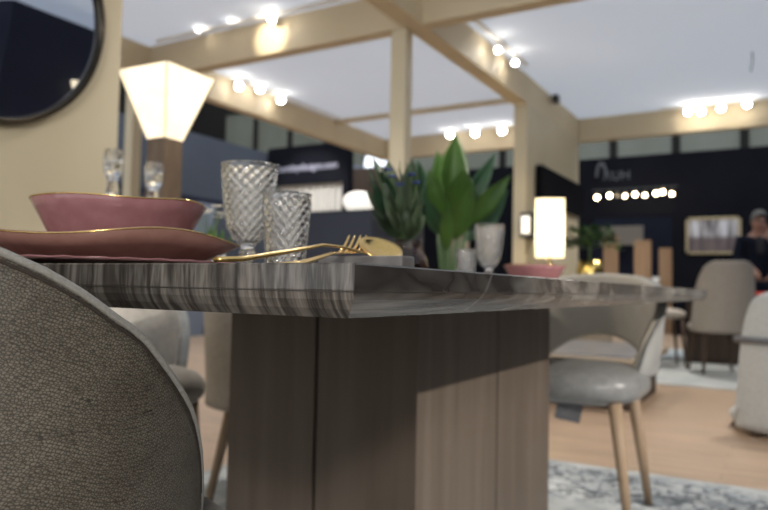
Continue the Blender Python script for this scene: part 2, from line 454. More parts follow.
# ------------------------------------------------------------ dining table
T = thing('dining_table', 'large stone-topped dining table on a grey-brown wooden pedestal', 'table', (-.545, 1.115, 0))
WX, WY = .545, 1.115
top_z, ub, bot = .759, .742, .7235
def ring(inset, z): return [(-WX + inset, -WY + inset, z), (WX - inset, -WY + inset, z), (WX - inset, WY - inset, z), (-WX + inset, WY - inset, z)]
bm = bmesh.new(); levels = []
for ins, z in ((.06, bot), (.011, bot), (.005, bot + .006), (.0015, bot + .012), (0, ub), (0, top_z - .0012), (.0012, top_z)):
    levels.append([bm.verts.new(p) for p in ring(ins, z)])
for A, B in zip(levels, levels[1:]):
    for i in range(4): bm.faces.new((A[i], A[(i + 1) % 4], B[(i + 1) % 4], B[i]))
bm.faces.new(levels[0][::-1]); bm.faces.new(levels[-1])
tt = O('tabletop', bm, 'stone', T)
# joint line between slab and its lower moulding
bm = bmesh.new()
bx(-WX - .0002, WX + .0002, -WY - .0002, -WY + .002, .7405, .7412, bm=bm); bx(WX - .002, WX + .0002, -WY, WY, .7405, .7412, bm=bm)
O('joint_line', bm, 'seam', tt)
PX, PY = .2185, .392
for sxn, syn in ((-1, -1), (-1, 1), (1, -1), (1, 1)):
    g = .004
    x0, x1 = sorted((sxn * g, sxn * PX)); y0, y1 = sorted((syn * g, syn * PY))
    O('pedestal_panel', bx(x0, x1, y0, y1, .008, bot, .0015), 'pedestal', T)
O('pedestal_core', bx(-PX + .015, PX - .015, -PY + .015, PY - .015, .008, bot - .002), 'groove', T)

# ------------------------------------------------------------ dining chairs
TOPC = [(0, .815), (30, .805), (50, .782), (65, .758), (72, .746), (78, .733), (84, .718), (90, .705), (98, .678), (109, .642), (117, .605), (124, .565), (130, .50)]
def topz(phi):
    a = abs(phi)
    for (p0, z0), (p1, z1) in zip(TOPC, TOPC[1:]):
        if a <= p1:
            t = (a - p0) / (p1 - p0); return z0 + (z1 - z0) * t
    return TOPC[-1][1]


def shell(rx, ry, yc, off, lean, bottom, gap, inset=0, pmax=120, pk=1):
    "points of the curved back at distance off inwards"
    def P(u, v):
        phi = -pmax + 2 * pmax * u
        zt = topz(phi * pk) - inset; zb = bottom + gap * max(0, cos(radians(phi) * 1.35)) if abs(phi) < 66 else bottom
        zb = min(zb, zt - .01); z = zb + (zt - zb) * v
        k = 1 + lean * max(0, z - .42)
        a = radians(phi)
        return Vector(((rx * k - off) * sin(a), yc - (ry * k - off) * cos(a), z))
    return P


def closed_shell(Pa, Pb, n=72, nz=16):
    "skin between an outer and an inner surface, with a rounded edge"
    def fn(u, v):
        # v runs round the section: outer up, over the top, inner down, under
        v *= 4
        if v < 1.8: return Pa(u, min(1, v / 1.8))
        if v < 2: t = (v - 1.8) / .2; p = Pa(u, 1).lerp(Pb(u, 1), t); p.z += .006 * sin(pi * t); return p
        if v < 3.8: return Pb(u, 1 - (v - 2) / 1.8)
        t = (v - 3.8) / .2; return Pb(u, 0).lerp(Pa(u, 0), t)
    bm, V = grid(fn, n, 40, cv=True)
    bm.faces.new(V[0]); bm.faces.new(V[-1][::-1])
    return bm


def make_chair(label, loc, rz, outer, inner, seatm, rx=.29, ry=.2, yc=-.035, lean=0, bottom=.43, gap=.0, seat=(.46, .43, .02), sz=(.42, .53), legs=None, legm='leg', group=None, seam=False, pk=1, name='dining_chair'):
    t = thing(name, label, 'chair', loc, rz, group)
    P0 = shell(rx, ry, yc, 0, lean, bottom, gap, 0, 130 / pk, pk); P1 = shell(rx, ry, yc, .018, lean, bottom, gap, 0, 130 / pk, pk)
    P2 = shell(rx, ry, yc, .035, lean, bottom, gap, .004, 130 / pk, pk)
    back = O('backrest', closed_shell(P0, P1), outer, t, True)
    O('back_padding', closed_shell(P1, P2), inner, t, True)
    pip = [P0(i / 80, 1) + Vector((0, 0, .003)) for i in range(81)]
    O('piping', tube(pip, .0026, 8), 'piping' if seam else outer, back, True)
    if seam: O('stitch_groove', tube([P0(i / 80, .992) for i in range(81)], .0011, 6), 'groove', back, True)
    if seam:
        s = shell(rx, ry, yc, .0004, lean, bottom, gap, 0, 130)
        pts = []
        for i in range(50):
            u = .5 + .36 * i / 49
            P = s(u, 0); zt = .655 - .012 * sin(i / 49 * pi)
            pts.append(Vector((P.x, P.y, zt)))
        O('seam', tube(pts, .0009, 6), 'snake', back, True)
    o = O('seat', cushion(seat[0], seat[1], *sz), seatm, t, True); o.location = (0, seat[2], 0)
    for top, botm in legs or (((-.165, .16), (-.19, .19)), ((.165, .16), (.19, .19)), ((-.165, -.13), (-.19, -.22)), ((.165, -.13), (.19, -.22))):
        O('leg', tube([(top[0], top[1], sz[0] + .02), (botm[0], botm[1], .008 if t.location.y < 2.6 else 0)], [.021, .012], 14), legm, t, True)
    return t


make_chair('dining chair with snakeskin-pattern back and piping, closest to the camera', (-.44, 0, 0), 0,
           'snake', 'taupe_fabric', 'taupe_fabric', seam=True)
make_chair('grey dining chair with smooth domed seat at the far table end', (-.385, 1.99, 0), pi,
           'grey_velvet', 'beige_fabric', 'grey_leather', rx=.235, ry=.27, yc=-.15, lean=.5, pk=1.08, bottom=.47, gap=.11, seat=(.47, .43, 0), sz=(.385, .505),
           legs=(((-.165, .16), (-.205, .14)), ((.165, .16), (.205, .14)), ((-.165, -.13), (-.20, -.235)), ((.165, -.13), (.20, -.235))))
make_chair('grey dining chair on the left side of the table, half hidden by the closest chair', (-1.28, .80, 0), -pi / 2,
           'light_fabric', 'pale_fabric', 'pale_fabric', rx=.28, ry=.2, yc=-.05, lean=.3)
make_chair('taupe dining chair on the left side of the table, seen beside the pedestal', (-1.36, 1.62, 0), radians(-50),
           'taupe_fabric', 'pale_fabric', 'taupe_fabric', rx=.26, ry=.2, yc=-.05, lean=.3, bottom=.33, seat=(.42, .38, .03))

# price card hanging under the far seat
p = at(569, 410, 2.25)
t = thing('price_tag', 'small grey price card hanging under the far chair seat', 'tag', p, radians(30))
O('card', bx(-.042, .042, -.002, .002, -.035, .035, .0015), 'tag', t).rotation_euler = (0, radians(12), 0)
bm = bmesh.new()
for z in (.012, -.002, -.016): bx(-.024, .02, -.0028, -.002, z, z + .004, bm=bm)
O('printed_lines', bm, 'restone', t).rotation_euler = (0, radians(12), 0)
O('string', tube([(0, 0, .034), (.004, .004, .065)], .001, 6), 'white', t)

# ------------------------------------------------------------ near place setting
tz = top_z
PC = (-.452, .176)
def dish(name, label, cat, loc, prof, m, rim, wave=0, seg=96, ph=0, k0=0, group=None, beads=0):
    t = thing(name, label, cat, loc, 0, group)
    R = max(p[0] for p in prof)
    def f(r, z, a, k):
        q = max(0, (r / R - .6) / .4)
        return r * (1 + .012 * wave * q * sin(2 * a + ph)), z + wave * .0035 * q * (sin(3 * a + ph) + .6 * sin(5 * a + 1.3 * ph))
    O('dish_body', lathe(prof, seg, fn=f), m, t, True)
    ri = max(range(len(prof)), key=lambda i: prof[i][0]); r0, z0 = prof[ri]
    pts = []
    for i in range(seg + 1):
        a = 2 * pi * i / seg; rr, zz = f(r0, z0 + .001, a, 0); pts.append((rr * cos(a), rr * sin(a), zz + (.0006 * sin(a * 60) if beads else 0)))
    O('gold_rim' if rim == 'gold' else 'rim', tube(pts, .0009, 6), rim, t, True)
    return t


def charger_prof(R): return [(0, 0), (R * .62, 0), (R * .66, .001), (R * .95, .0055), (R, .0070), (R * .99, .0085), (R * .93, .0075), (R * .68, .0050), (0, .005)]
def plate_prof(R): return [(0, 0), (R * .60, 0), (R * .69, .003), (R * .85, .016), (R, .0285), (R * .985, .031), (R * .83, .020), (R * .66, .0075), (0, .006)]
def bowl_prof(R): return [(0, 0), (R * .56, 0), (R * .66, .006), (R * .84, .034), (R * .94, .052), (R, .063), (R * .985, .065), (R * .92, .054), (R * .81, .036), (R * .62, .010), (0, .007)]
zc0 = tz + .0002
dish('charger_plate', 'dark rose charger plate lying lowest in the near place setting', 'plate', (*PC, zc0), charger_prof(.166), 'charger', 'pink', 0, beads=1)
dish('dinner_plate', 'pink-brown wavy-rimmed dinner plate on the charger, near setting', 'plate', (*PC, zc0 + .0054), plate_prof(.150), 'terracotta', 'gold', 1, ph=2.4)
dish('bowl', 'dusty pink gold-rimmed bowl topmost in the near place setting', 'bowl', (PC[0] + .014, PC[1], zc0 + .0118), bowl_prof(.0955), 'pink', 'gold', .35, ph=.6)


def glass_relief(r, z, a, k, amp, n, z0, z1):
    if z0 < z < z1: return r + amp * (abs(sin(n * a + z * 215)) + abs(sin(n * a - z * 215)) - 1.2), z
    return r, z


def subdiv(prof, st=.0014):
    out = [prof[0]]
    for (r0, z0), (r1, z1) in zip(prof, prof[1:]):
        n = max(1, int(abs(z1 - z0) / st))
        for i in range(1, n + 1): out.append((r0 + (r1 - r0) * i / n, z0 + (z1 - z0) * i / n))
    return out


GOB = [(0, 0), (.029, 0), (.0300, .002), (.022, .007), (.010, .014), (.0085, .022), (.0125, .030), (.009, .036), (.011, .042), (.020, .050), (.0290, .066), (.0335, .090), (.0365, .120), (.0395, .155)]
def glass_obj(t, outer, wall, inner_bottom, amp, n, z0, z1, s=1):
    out = subdiv(outer); no = len(out)
    top = out[-1]
    inn = [(max(0.0, r - wall), z) for r, z in reversed(out) if z > inner_bottom and r > wall + .004]
    prof = [(r * s, z * s) for r, z in out + [(top[0] - wall / 2, top[1] + .0012)] + inn + [(0, inner_bottom)]]
    O('glass_body', lathe(prof, 144, fn=lambda r, z, a, k: glass_relief(r, z, a, k, amp if k < no else -.0001, n, z0 * s, z1 * s)), 'glass', t, True)
    R = top[0] * s
    O('rim', tube([(R * cos(2 * pi * i / 64), R * sin(2 * pi * i / 64), top[1] * s + .001) for i in range(65)], .0011, 6), 'glass', t, True)


def goblet(label, loc, s=1, cat='glass'):
    t = thing('goblet', label, cat, loc); glass_obj(t, GOB, .0022, .047, .0021, 8, .045, .150, s); return t


TUM = [(0, 0), (.0235, 0), (.0245, .003), (.0265, .03), (.0295, .065), (.0325, .106)]
def tumbler(label, loc, s=1):
    t = thing('tumbler', label, 'glass', loc); glass_obj(t, TUM, .0024, .008, .0021, 8, .006, .100, s); return t


goblet('tall stemmed diamond-cut goblet beside the near pink bowl', (-.430, .388, tz))
tumbler('short diamond-cut tumbler just right of the near goblet', (-.344, .366, tz))
goblet('stemmed cut-glass goblet standing near the far pink bowl', (-.412, 1.27, tz), .95)
tumbler('short cut-glass tumbler left of the far goblet', (-.425, 1.155, tz), .74)
# far place setting
FP = (-.487, 1.868)
dish('charger_plate', 'rose charger plate under the far pink bowl', 'plate', (*FP, zc0), charger_prof(.135), 'charger', 'gold', 0, 64)
dish('bowl', 'dusty pink gold-rimmed bowl at the far end of the table', 'bowl', (*FP, zc0 + .0054), bowl_prof(.1025), 'pink', 'gold', .3, 64)

# stone cutlery rest, fork, spoon
tag(O('cutlery_rest', bx(-.197, -.095, .235, .262, tz, tz + .017, .002), 'restone'), 'small grey stone block holding up the gold fork and spoon', 'cutlery rest')
RZ = tz + .017


def spoon():
    t = thing('spoon', 'gold spoon with its bowl raised on the stone rest', 'spoon', (-.006, -.016, 0))
    hd = [(-.152, .06, tz + .0045), (-.152, .09, tz + .0065), (-.150, .15, tz + .016), (-.149, .20, RZ + .008), (-.148, .235, RZ + .008), (-.147, .262, RZ + .005), (-.146, .276, RZ + .004)]
    O('handle', tube(hd, [.0045, .0048, .004, .0032, .0026, .0026, .0032], 12, flat=.5, up=(0, 0, 1)), 'gold', t, True)
    c = Vector((-.143, .305, RZ + .011)); ax = Vector((.06, 1, .12)).normalized(); sd = Vector((0, 0, 1)).cross(ax).normalized(); tilt = Matrix.Rotation(radians(38), 3, ax)
    sd = tilt @ sd; upv = ax.cross(sd) * -1
    if upv.z < 0: upv = -upv
    def fn(u, v, off):
        a = 2 * pi * u; r = v
        w = .0215 * (1 - .18 * cos(a)); p = c + ax * (r * .034 * cos(a)) + sd * (r * w * sin(a)) - upv * (.010 * (1 - r * r)) - upv * off
        return p
    bm = bmesh.new()
    _, A = grid(lambda u, v: fn(u, v, 0), 40, 10, bm, cu=True); _, B = grid(lambda u, v: fn(u, v, .0013), 40, 10, bm, cu=True)
    for i in range(40): bm.faces.new((A[i][-1], A[(i + 1) % 40][-1], B[(i + 1) % 40][-1], B[i][-1]))
    bmesh.ops.remove_doubles(bm, verts=bm.verts, dist=.00005)
    O('spoon_bowl', bm, 'gold', t, True)


def fork():
    t = thing('fork', 'gold fork with raised tines, lying beside the gold spoon', 'fork', (-.004, -.008, -.003))
    hd = [(-.118, .075, tz + .003), (-.124, .12, tz + .007), (-.133, .16, tz + .014), (-.142, .195, RZ + .003), (-.150, .225, RZ + .005), (-.158, .240, RZ + .006)]
    fw = Vector((-.32, 1, 0)).normalized(); sd = Vector((1, .32, 0)).normalized()
    O('handle', tube(hd, [.0045, .005, .004, .003, .0028, .0032], 12, flat=.5, up=(0, 0, 1)), 'gold', t, True)
    c = Vector((-.158, .240, RZ + .006))
    prong = lambda k, s: c + sd * k + fw * s + Vector((0, 0, 8.5 * s * s - .06 * s))
    bm = bmesh.new()
    bm2, V = grid(lambda u, v: prong((u - .5) * 2 * .0115 * (.35 + .65 * min(1, v * 1.6)), .021 * v), 14, 10, bm)
    bmesh.ops.solidify(bm, geom=bm.faces[:], thickness=.0018)
    neck = O('fork_neck', bm, 'gold', t, True)
    for k in (-.0098, -.0033, .0033, .0098):
        pts = [prong(k, .019 + .036 * i / 8) for i in range(9)]
        O('tine', tube(pts, [.0019, .0019, .0018, .0018, .0017, .0016, .0015, .0013, .0008], 8), 'gold', t, True)


spoon(); fork()


# ------------------------------------------------------------ things in the middle of the table
def leaf_blade(base, tip, width, m, parent, bend=.15, side=None, name='leaf', nseg=12, sharp=1.0, cup=.25):
    base, tip = Vector(base), Vector(tip); ax = tip - base; Ln = ax.length; d = ax.normalized()
    s = side.normalized() if side else d.cross(Vector((ROT @ Vector((0, 0, 1))))).normalized()
    nrm = s.cross(d).normalized()
    bm = bmesh.new()
    def fn(u, v):
        w_ = width / 2 * (sin(pi * min(1, (u * .98 + .02)) ** .85)) ** sharp
        k = (v - .5) * 2
        return base + ax * u + nrm * (bend * Ln * sin(pi * u * .9) + cup * w_ * abs(k)) + s * w_ * k
    grid(fn, nseg, 7, bm)
    bmesh.ops.solidify(bm, geom=bm.faces[:], thickness=.0012)
    return O(name, bm, m, parent, True)


vx, vy = -.572, 1.136
t = thing('glass_vase', 'smoky mauve glass vase holding the dark bouquet at the table centre', 'vase', (vx, vy, tz))
vp = [(0, 0), (.038, 0), (.046, .01), (.050, .035), (.044, .062), (.030, .080), (.028, .092), (.034, .104), (.0325, .104), (.0262, .092), (.028, .080), (.041, .062), (.046, .035), (.042, .013), (0, .008)]
O('vase_body', lathe(vp, 48, fn=lambda r, z, a, k: (r * (1 + .035 * sin(8 * a)), z)), 'amethyst', t, True)
t = thing('bouquet', 'dark green bouquet with blue flowers standing in the mauve glass vase', 'flowers', (vx, vy, tz))
random.seed(3)
targets = [(372, 158), (380, 172), (388, 160), (396, 168), (404, 162), (412, 160), (422, 172), (366, 178), (376, 196), (390, 190), (400, 196), (412, 188), (424, 196), (368, 168), (375, 186), (400, 158), (418, 162), (392, 204), (428, 180), (384, 210), (405, 212), (418, 214), (396, 180), (370, 208), (408, 176)]
for i, (px, py) in enumerate(targets):
    q = at(px, py, 1.70 + random.uniform(-.06, .06)) - Vector((vx, vy, tz))
    b0 = Vector((random.uniform(-.01, .01), random.uniform(-.01, .01), .07)); mid = b0.lerp(q, .55)
    O('stem', tube([Vector((b0.x, b0.y, .012)), b0, mid], .0016, 6), 'stem', t)
    leaf_blade(mid, q, random.uniform(.028, .046), random.choice(['leafolive', 'leafdark', 'leafolive']), t, random.uniform(-.1, .15), Vector((random.uniform(-1, 1), random.uniform(-1, 1), .2)), sharp=.8)
    leaf_blade(b0.lerp(q, .35), b0.lerp(q, .75) + Vector((random.uniform(-.045, .045), random.uniform(-.04, .04), .02)), .026, 'leafolive', t, .1, sharp=.8)
for px, py in ((392, 178), (411, 176), (416, 184), (399, 186), (388, 171)):
    q = at(px, py, 1.66) - Vector((vx, vy, tz))
    bm = bmesh.new()
    for k in range(9):
        a = k * 2.4; d = Vector((cos(a), sin(a), .5)) * .011
        tube([q, q + d * .6, q + d], [.001, .003, .0008], 6, bm, flat=.4)
    O('flower', bm, 'blue', t, True)
    O('stem', tube([(0, 0, .07), q.lerp(Vector((0, 0, .07)), .4), q], .0013, 6), 'stem', t)

# low flowers behind the near bowl
fx = at(207, 235, 1.62)
t = thing('flower_pot', 'small round pot of white flowers and green leaves behind the near bowl', 'flowers', (fx.x, fx.y, tz))
O('pot', lathe([(0, 0), (.03, 0), (.042, .02), (.045, .05), (.040, .07), (.037, .07), (.041, .05), (0, .045)], 32), 'pot', t, True)
O('soil', lathe([(0, .046), (.040, .046), (.038, .056), (0, .06)], 24), 'soil', t)
random.seed(11)
for k in range(16):
    a = k * 2.4; r_ = .02 + .03 * random.random()
    leaf_blade((.01 * cos(a), .01 * sin(a), .055), (r_ * 1.4 * cos(a), r_ * 1.4 * sin(a), .09 + .05 * random.random()), .022, 'leaf', t, .15, Vector((-sin(a), cos(a), .1)), nseg=8)
for k in range(7):
    a = k * 2.4 + .5; q = Vector((.03 * cos(a), .03 * sin(a), .135 + .03 * random.random()))
    bm = bmesh.new()
    for j in range(7):
        b = j * 2 * pi / 7; d = Vector((cos(b), sin(b), .35)) * .013
        tube([q, q + d * .6, q + d], [.002, .0045, .001], 6, bm, flat=.4)
    O('flower', bm, 'petal', t, True); O('stem', tube([(0, 0, .055), q], .001, 5), 'stem', t)

# crystal candlesticks on the left edge of the table
CS = [(0, 0), (.034, 0), (.034, .006), (.014, .018), (.010, .03), (.016, .045), (.010, .06), (.014, .08), (.019, .10), (.012, .125), (.009, .15), (.015, .175), (.011, .195), (.020, .215), (.022, .245), (.018, .262), (.013, .262), (.013, .235), (0, .232)]
for (x, y, h, lab) in ((-1.035, .632, 1.05, 'left of the two crystal candlesticks, beside the end of the mirror wall'), (-.985, .70, .97, 'right of the two crystal candlesticks, just left of the floor lamp column')):
    t = thing('candlestick', lab, 'candlestick', (x, y, tz))
    O('crystal_body', lathe([(r * 1.0, z * h) for r, z in CS], 12), 'glass', t)

# ------------------------------------------------------------ mirror on the left wall
c0 = Vector((-2.27, 1.076, 1.79))
mt = thing('round_mirror', 'large round mirror in a dark bronze frame on the cream wall', 'mirror', (-2.225, 1.028, 1.760))
mt.rotation_euler = (0, radians(90 + 5.2), 0)     # its face points into the room, hung leaning forward a little
R = .447
O('mirror_frame', lathe([(R - .030, .0), (R, .0), (R, .030), (R - .006, .036), (R - .018, .036), (R - .022, .030), (R - .024, .012), (R - .030, .0)], 128), 'frame', mt, True)
O('mirror_glass', lathe([(0, .008), (R - .020, .008), (R - .020, .011), (0, .011)], 128), 'mirror', mt)
# the navy stand the mirror shows, out of frame on the right
nb = O('exhibition_stand', bx(1.9, 5.2, 3.41, 9.0, 0, 2.69), 'navy')
tag(nb, 'tall navy stand across the aisle, seen only in the round mirror', 'exhibition stand')
t = thing('wall_lamp', 'small lit tapered wall lamp seen reflected in the round mirror', 'lamp', (1.80, 4.20, 2.0))
q = .055
def sq(h, z, rot=pi / 4): return [(h * sqrt(2) * cos(rot + i * pi / 2), h * sqrt(2) * sin(rot + i * pi / 2), z) for i in range(4)]
O('lamp_shade', prism(sq(.035, -.10), sq(.09, .11)), 'shadeglow', t)
O('wall_bracket', bx(-.01, .10, -.02, .02, -.14, -.10), 'frame', t)

# ------------------------------------------------------------ floor lamp with inverted pyramid shade
lp = at(165, 140, 3.3)
lx, ly = lp.x, lp.y
t = thing('floor_lamp', 'floor lamp with a glowing inverted-pyramid shade on a square brown column', 'lamp', (lx, ly, 0), radians(30.2 + 17))
def sqr(hd, z): return [(hd * cos(pi / 2 * i - pi / 2), hd * sin(pi / 2 * i - pi / 2), z) for i in range(4)]
b0, b1, zb0, zb1 = .083, .222, 1.43, 1.745
O('column', prism(sqr(.085, .03), sqr(.080, zb0)), 'lampwood', t)
O('base', prism(sqr(.15, 0), sqr(.14, .03)), 'lampwood', t)
for i in range(4):
    def pt(i, hd, z): return Vector((hd * cos(pi / 2 * i - pi / 2), hd * sin(pi / 2 * i - pi / 2), z))
    th = .006
    bm = prism([pt(i, b0, zb0), pt(i + 1, b0, zb0), pt(i + 1, b0 - th, zb0), pt(i, b0 - th, zb0)], [pt(i, b1, zb1), pt(i + 1, b1, zb1), pt(i + 1, b1 - th, zb1), pt(i, b1 - th, zb1)])
    O('shade_panel', bm, 'alabaster', t)
    O('shade_corner', tube([pt(i, b0, zb0), pt(i, b1, zb1)], .003, 6), 'brass', t)
lamp('floor_lamp_light', 'POINT', (lx, ly, 1.62), 9, (1, .76, .46), shadow_soft_size=.04)

# ------------------------------------------------------------ track spotlights
def track_spot(label, loc, group, aim=(0, 0, -1), energy=9, size=.05):
    t = thing('track_spotlight', label, 'spotlight', loc, 0, group)
    d = (EYE - Vector(loc)); d.z = 0; d.normalize(); d = (d * .75 + Vector((0, 0, -.66))).normalized() if aim is None else Vector(aim).normalized()
    O('lamp_housing', tube([-d * .10, d * 0.0], [size * .8, size], 20), 'white', t, True)
    O('lens', tube([d * .0005, d * .004], size * .93, 20), 'spotglow', t)
    O('stem', tube([-d * .05, Vector((-d.x * .05, -d.y * .05, .09))], .008, 8), 'white', t)
    lamp('spotlight_glow', 'POINT', Vector(loc) + d * .09 + Vector((0, 0, .0)), energy, (1, .93, .82), shadow_soft_size=.03)
    return t


def toward(loc):
    d = EYE - Vector(loc); d.normalize(); return tuple(d)


def spots(pts, group, lab, pos_fn, energy=9, size=.045):
    for i, (px, py) in enumerate(pts):
        p = pos_fn(px, py)
        track_spot(lab[i], tuple(p), group, toward(p), energy * .55, size * .82)


def on_y(y):
    def f(px, py):
        r_ = at(px, py, 1) - EYE; return EYE + r_ * ((y - EYE.y) / r_.y)
    return f
def on_x(x):
    def f(px, py):
        r_ = at(px, py, 1) - EYE; return EYE + r_ * ((x - EYE.x) / r_.x)
    return f


spots([(200, 29.5), (232, 20), (272, 19.5)], 'spotlights along the front cross beam', ['leftmost of the three spotlights on the front cross beam above the floor lamp', 'middle of the three spotlights on the front cross beam', 'rightmost of the three spotlights on the front cross beam, over its bright patch'], on_y(Y1 - .10), .4, .036)
spots([(239, 86), (260, 89), (281, 100)], 'spotlights along the left long beam', ['uppermost left spotlight of three on the left long beam, right of the floor lamp shade', 'middle spotlight of three on the left long beam', 'lowest right spotlight of three on the left long beam'], on_x(X4 + .10), 1.3, .048)
spots([(450, 134.5), (475, 133), (502, 130.5)], 'spotlights on the back beam behind the plant', ['left spotlight of three on the back beam, above the tall plant', 'middle spotlight of three on the back beam behind the plant', 'right spotlight of three on the back beam, beside the middle wall'], on_y(Y5 - .10), 1.0, .055)
spots([(498, 50), (515, 63)], 'spotlights beside the long middle beam', ['left spotlight of two beside the long middle beam', 'right spotlight of two beside the long middle beam'], on_x(X2 + .10), 1.0, .03)
spots([(688, 111.5), (701, 111.5), (721, 108), (747, 104)], 'spotlights on the right back beam', ['first spotlight from the left on the right back beam', 'second spotlight from the left on the right back beam', 'third spotlight from the left on the right back beam', 'rightmost spotlight on the right back beam'], on_y(Y5 - .10), 1.0, .046)
for (loc, ln, ax, lab) in ((( -3.35, Y1 - .10), 2.3, 0, 'white lighting track along the front cross beam'), ((X4 + .10, 5.9), 2.2, 1, 'white lighting track along the left long beam'), ((-2.75, Y5 - .10), 1.2, 0, 'white lighting track on the back beam behind the plant'), ((X2 + .10, 5.0), 1.6, 1, 'white lighting track beside the long middle beam'), ((-.35, Y5 - .10), 1.3, 0, 'white lighting track on the right back beam')):
    hx, hy = (ln / 2, .016) if ax == 0 else (.016, ln / 2)
    tag(O('lighting_track', bx(loc[0] - hx, loc[0] + hx, loc[1] - hy, loc[1] + hy, ZC - .022, ZC - .0005), 'white'), lab, 'lighting track')
p = on_x(X2 + .06)(556, 100)
tag(O('ceiling_clip', bx(p.x - .03, p.x + .03, p.y - .05, p.y + .05, p.z - .03, p.z + .05, .006), 'blackmetal'), 'small black fitting on the long middle beam near the back corner', 'fitting')

r_ = at(752, 52, 1) - EYE; p = EYE + r_ * ((ZC - EYE.z) / r_.z)
tag(O('hanging_cable', tube([(p.x, p.y, ZC), (p.x + .005, p.y, ZC - .08), (p.x - .012, p.y + .01, ZC - .17)], .005, 8), 'blackmetal'), 'short thin dark cable hanging from the white ceiling at upper right', 'cable')

# ------------------------------------------------------------ big leafy plant behind the table
PZ = 3.9
pb = at(448, 268, PZ)
t = thing('potted_plant', 'tall plant with big upright paddle leaves behind the dining table', 'plant', (pb.x, pb.y, 0))
O('pot', lathe([(0, 0), (.15, 0), (.19, .28), (.20, .42), (.185, .42), (.175, .3), (.17, .36), (0, .36)], 40), 'pot', t, True)
O('soil', lathe([(0, .362), (.172, .362), (.16, .375), (0, .38)], 32), 'soil', t)
base = Vector((pb.x, pb.y, 0))
LV = [((450, 205), (456, 133), 30, 'leaf', 0), ((446, 215), (437, 150), 25, 'leaf', .1), ((458, 215), (464, 166), 28, 'leaf', -.2), ((437, 222), (416, 158), 17, 'leafdark', .1),
      ((462, 215), (496, 152), 17, 'leafdark', .1), ((468, 225), (511, 174), 20, 'leaf', -.1), ((462, 242), (508, 190), 26, 'leafdark', .15), ((443, 232), (428, 168), 19, 'leaf', -.15),
      ((455, 240), (474, 180), 20, 'leaf', -.25), ((446, 250), (448, 195), 15, 'leaf', -.3), ((452, 225), (447, 172), 22, 'leafdark', .2), ((440, 235), (424, 196), 16, 'leafdark', -.2)]
for (b, tp, wpx, lm, dz) in LV:
    B = at(b[0], b[1], PZ + dz * .5) - base; Tq = at(tp[0], tp[1], PZ + dz) - base
    O('leaf_stalk', tube([(0, 0, .37), (B.x * .3, B.y * .3, B.z * .6), B], [.014, .010, .007], 8), 'stem', t, True)
    leaf_blade(B, Tq, wpx / 690 * PZ, lm, t, .06, sharp=1.15, cup=.35)

# ------------------------------------------------------------ charcoal plinth with round white lamp
pc = at(372, 209, 4.5)
t = thing('display_plinth', 'tall charcoal display plinth beyond the table', 'plinth', (pc.x, pc.y, 0))
O('plinth_body', bx(-.66, 0, 0, .75, 0, pc.z - .012), 'plinth', t)
O('plinth_top', bx(-.665, .005, -.005, .755, pc.z - .012, pc.z, .002), 'plinth', t)
PT = pc.z
g = on_y(pc.y + .25)(359, 212)
t = thing('globe_lamp', 'white ribbed globe lamp on the charcoal plinth', 'lamp', (g.x, g.y, PT))
bm = lathe([(0, .012)] + [(.112 * sin(pi * i / 16) ** .8, .012 + .075 - .075 * cos(pi * i / 16)) for i in range(1, 16)] + [(0, .162)], 60, fn=lambda r, z, a, k: (r * (1 + .03 * sin(15 * a)), z))
O('globe', bm, 'globeglow', t, True)
O('lamp_base', lathe([(0, 0), (.05, 0), (.05, .008), (.03, .014), (0, .014)], 32), 'brass', t, True)

# ------------------------------------------------------------ sideboard along the middle wall
t = thing('sideboard', 'low beige wooden sideboard against the middle cream wall', 'sideboard', (-1.68, 6.75, 0))
O('sideboard_body', bx(-.25, .22, -.9, .9, .12, .75, .004), 'beigewood', t)
O('sideboard_top', bx(-.26, .24, -.92, .92, .75, .78, .004), 'darkbrown', t)
for k in range(3):
    d = O('door', bx(.22, .235, -.88 + k * .59, -.31 + k * .59, .15, .73, .002), 'beigewood', t)
    O('handle', bx(.235, .25, -.36 + k * .59, -.345 + k * .59, .40, .52), 'brass', d)
for sx_ in (-.2, .17):
    for sy_ in (-.82, .82): O('leg', bx(sx_ - .02, sx_ + .02, sy_ - .02, sy_ + .02, 0, .12), 'darkleg', t)
lz = 6.2
q = at(549.5, 257, lz); qt = at(549.5, 199, lz); hw = 14.5 / 690 * lz
t = thing('table_lamp', 'lit table lamp with a tall pale rectangular shade on the sideboard', 'lamp', (q.x, q.y, .78), radians(20))
O('lamp_base', lathe([(0, 0), (.07, 0), (.07, .012), (.03, .03), (.022, .08), (.035, .14), (.018, q.z - .78 - .02), (.012, q.z - .78 + .03), (0, q.z - .78 + .03)], 32), 'brass', t, True)
z0, z1 = q.z - .78, qt.z - .78
bm = bmesh.new(); grid(lambda u, v: (hw * 1.05 * abs(cos(2 * pi * u)) ** .35 * (1 if cos(2 * pi * u) > 0 else -1) * .92, hw * .6 * abs(sin(2 * pi * u)) ** .35 * (1 if sin(2 * pi * u) > 0 else -1), z0 + (z1 - z0) * v), 48, 6, bm, cu=True)
bmesh.ops.solidify(bm, geom=bm.faces[:], thickness=.003)
O('lamp_shade', bm, 'shadeglow', t, True)
O('shade_spider', tube([(0, 0, z0 + .02), (0, 0, z1 + .015)], [.006, .01], 10), 'brass', t)
lamp('table_lamp_light', 'POINT', (q.x, q.y, (q.z + qt.z) / 2), 5, (1, .78, .48), shadow_soft_size=.05)
gp = at(590, 262, 6.75)
t = thing('potted_plant', 'bushy green plant in a gold pot on the sideboard, right of the lit lamp', 'plant', (gp.x, gp.y, .78))
O('pot', lathe([(0, 0), (.08, 0), (.12, .07), (.125, .17), (.105, .27), (.095, .27), (.115, .17), (0, .15)], 32, fn=lambda r, z, a, k: (r * (1 + .03 * sin(12 * a)), z)), 'goldpot', t, True)
random.seed(5)
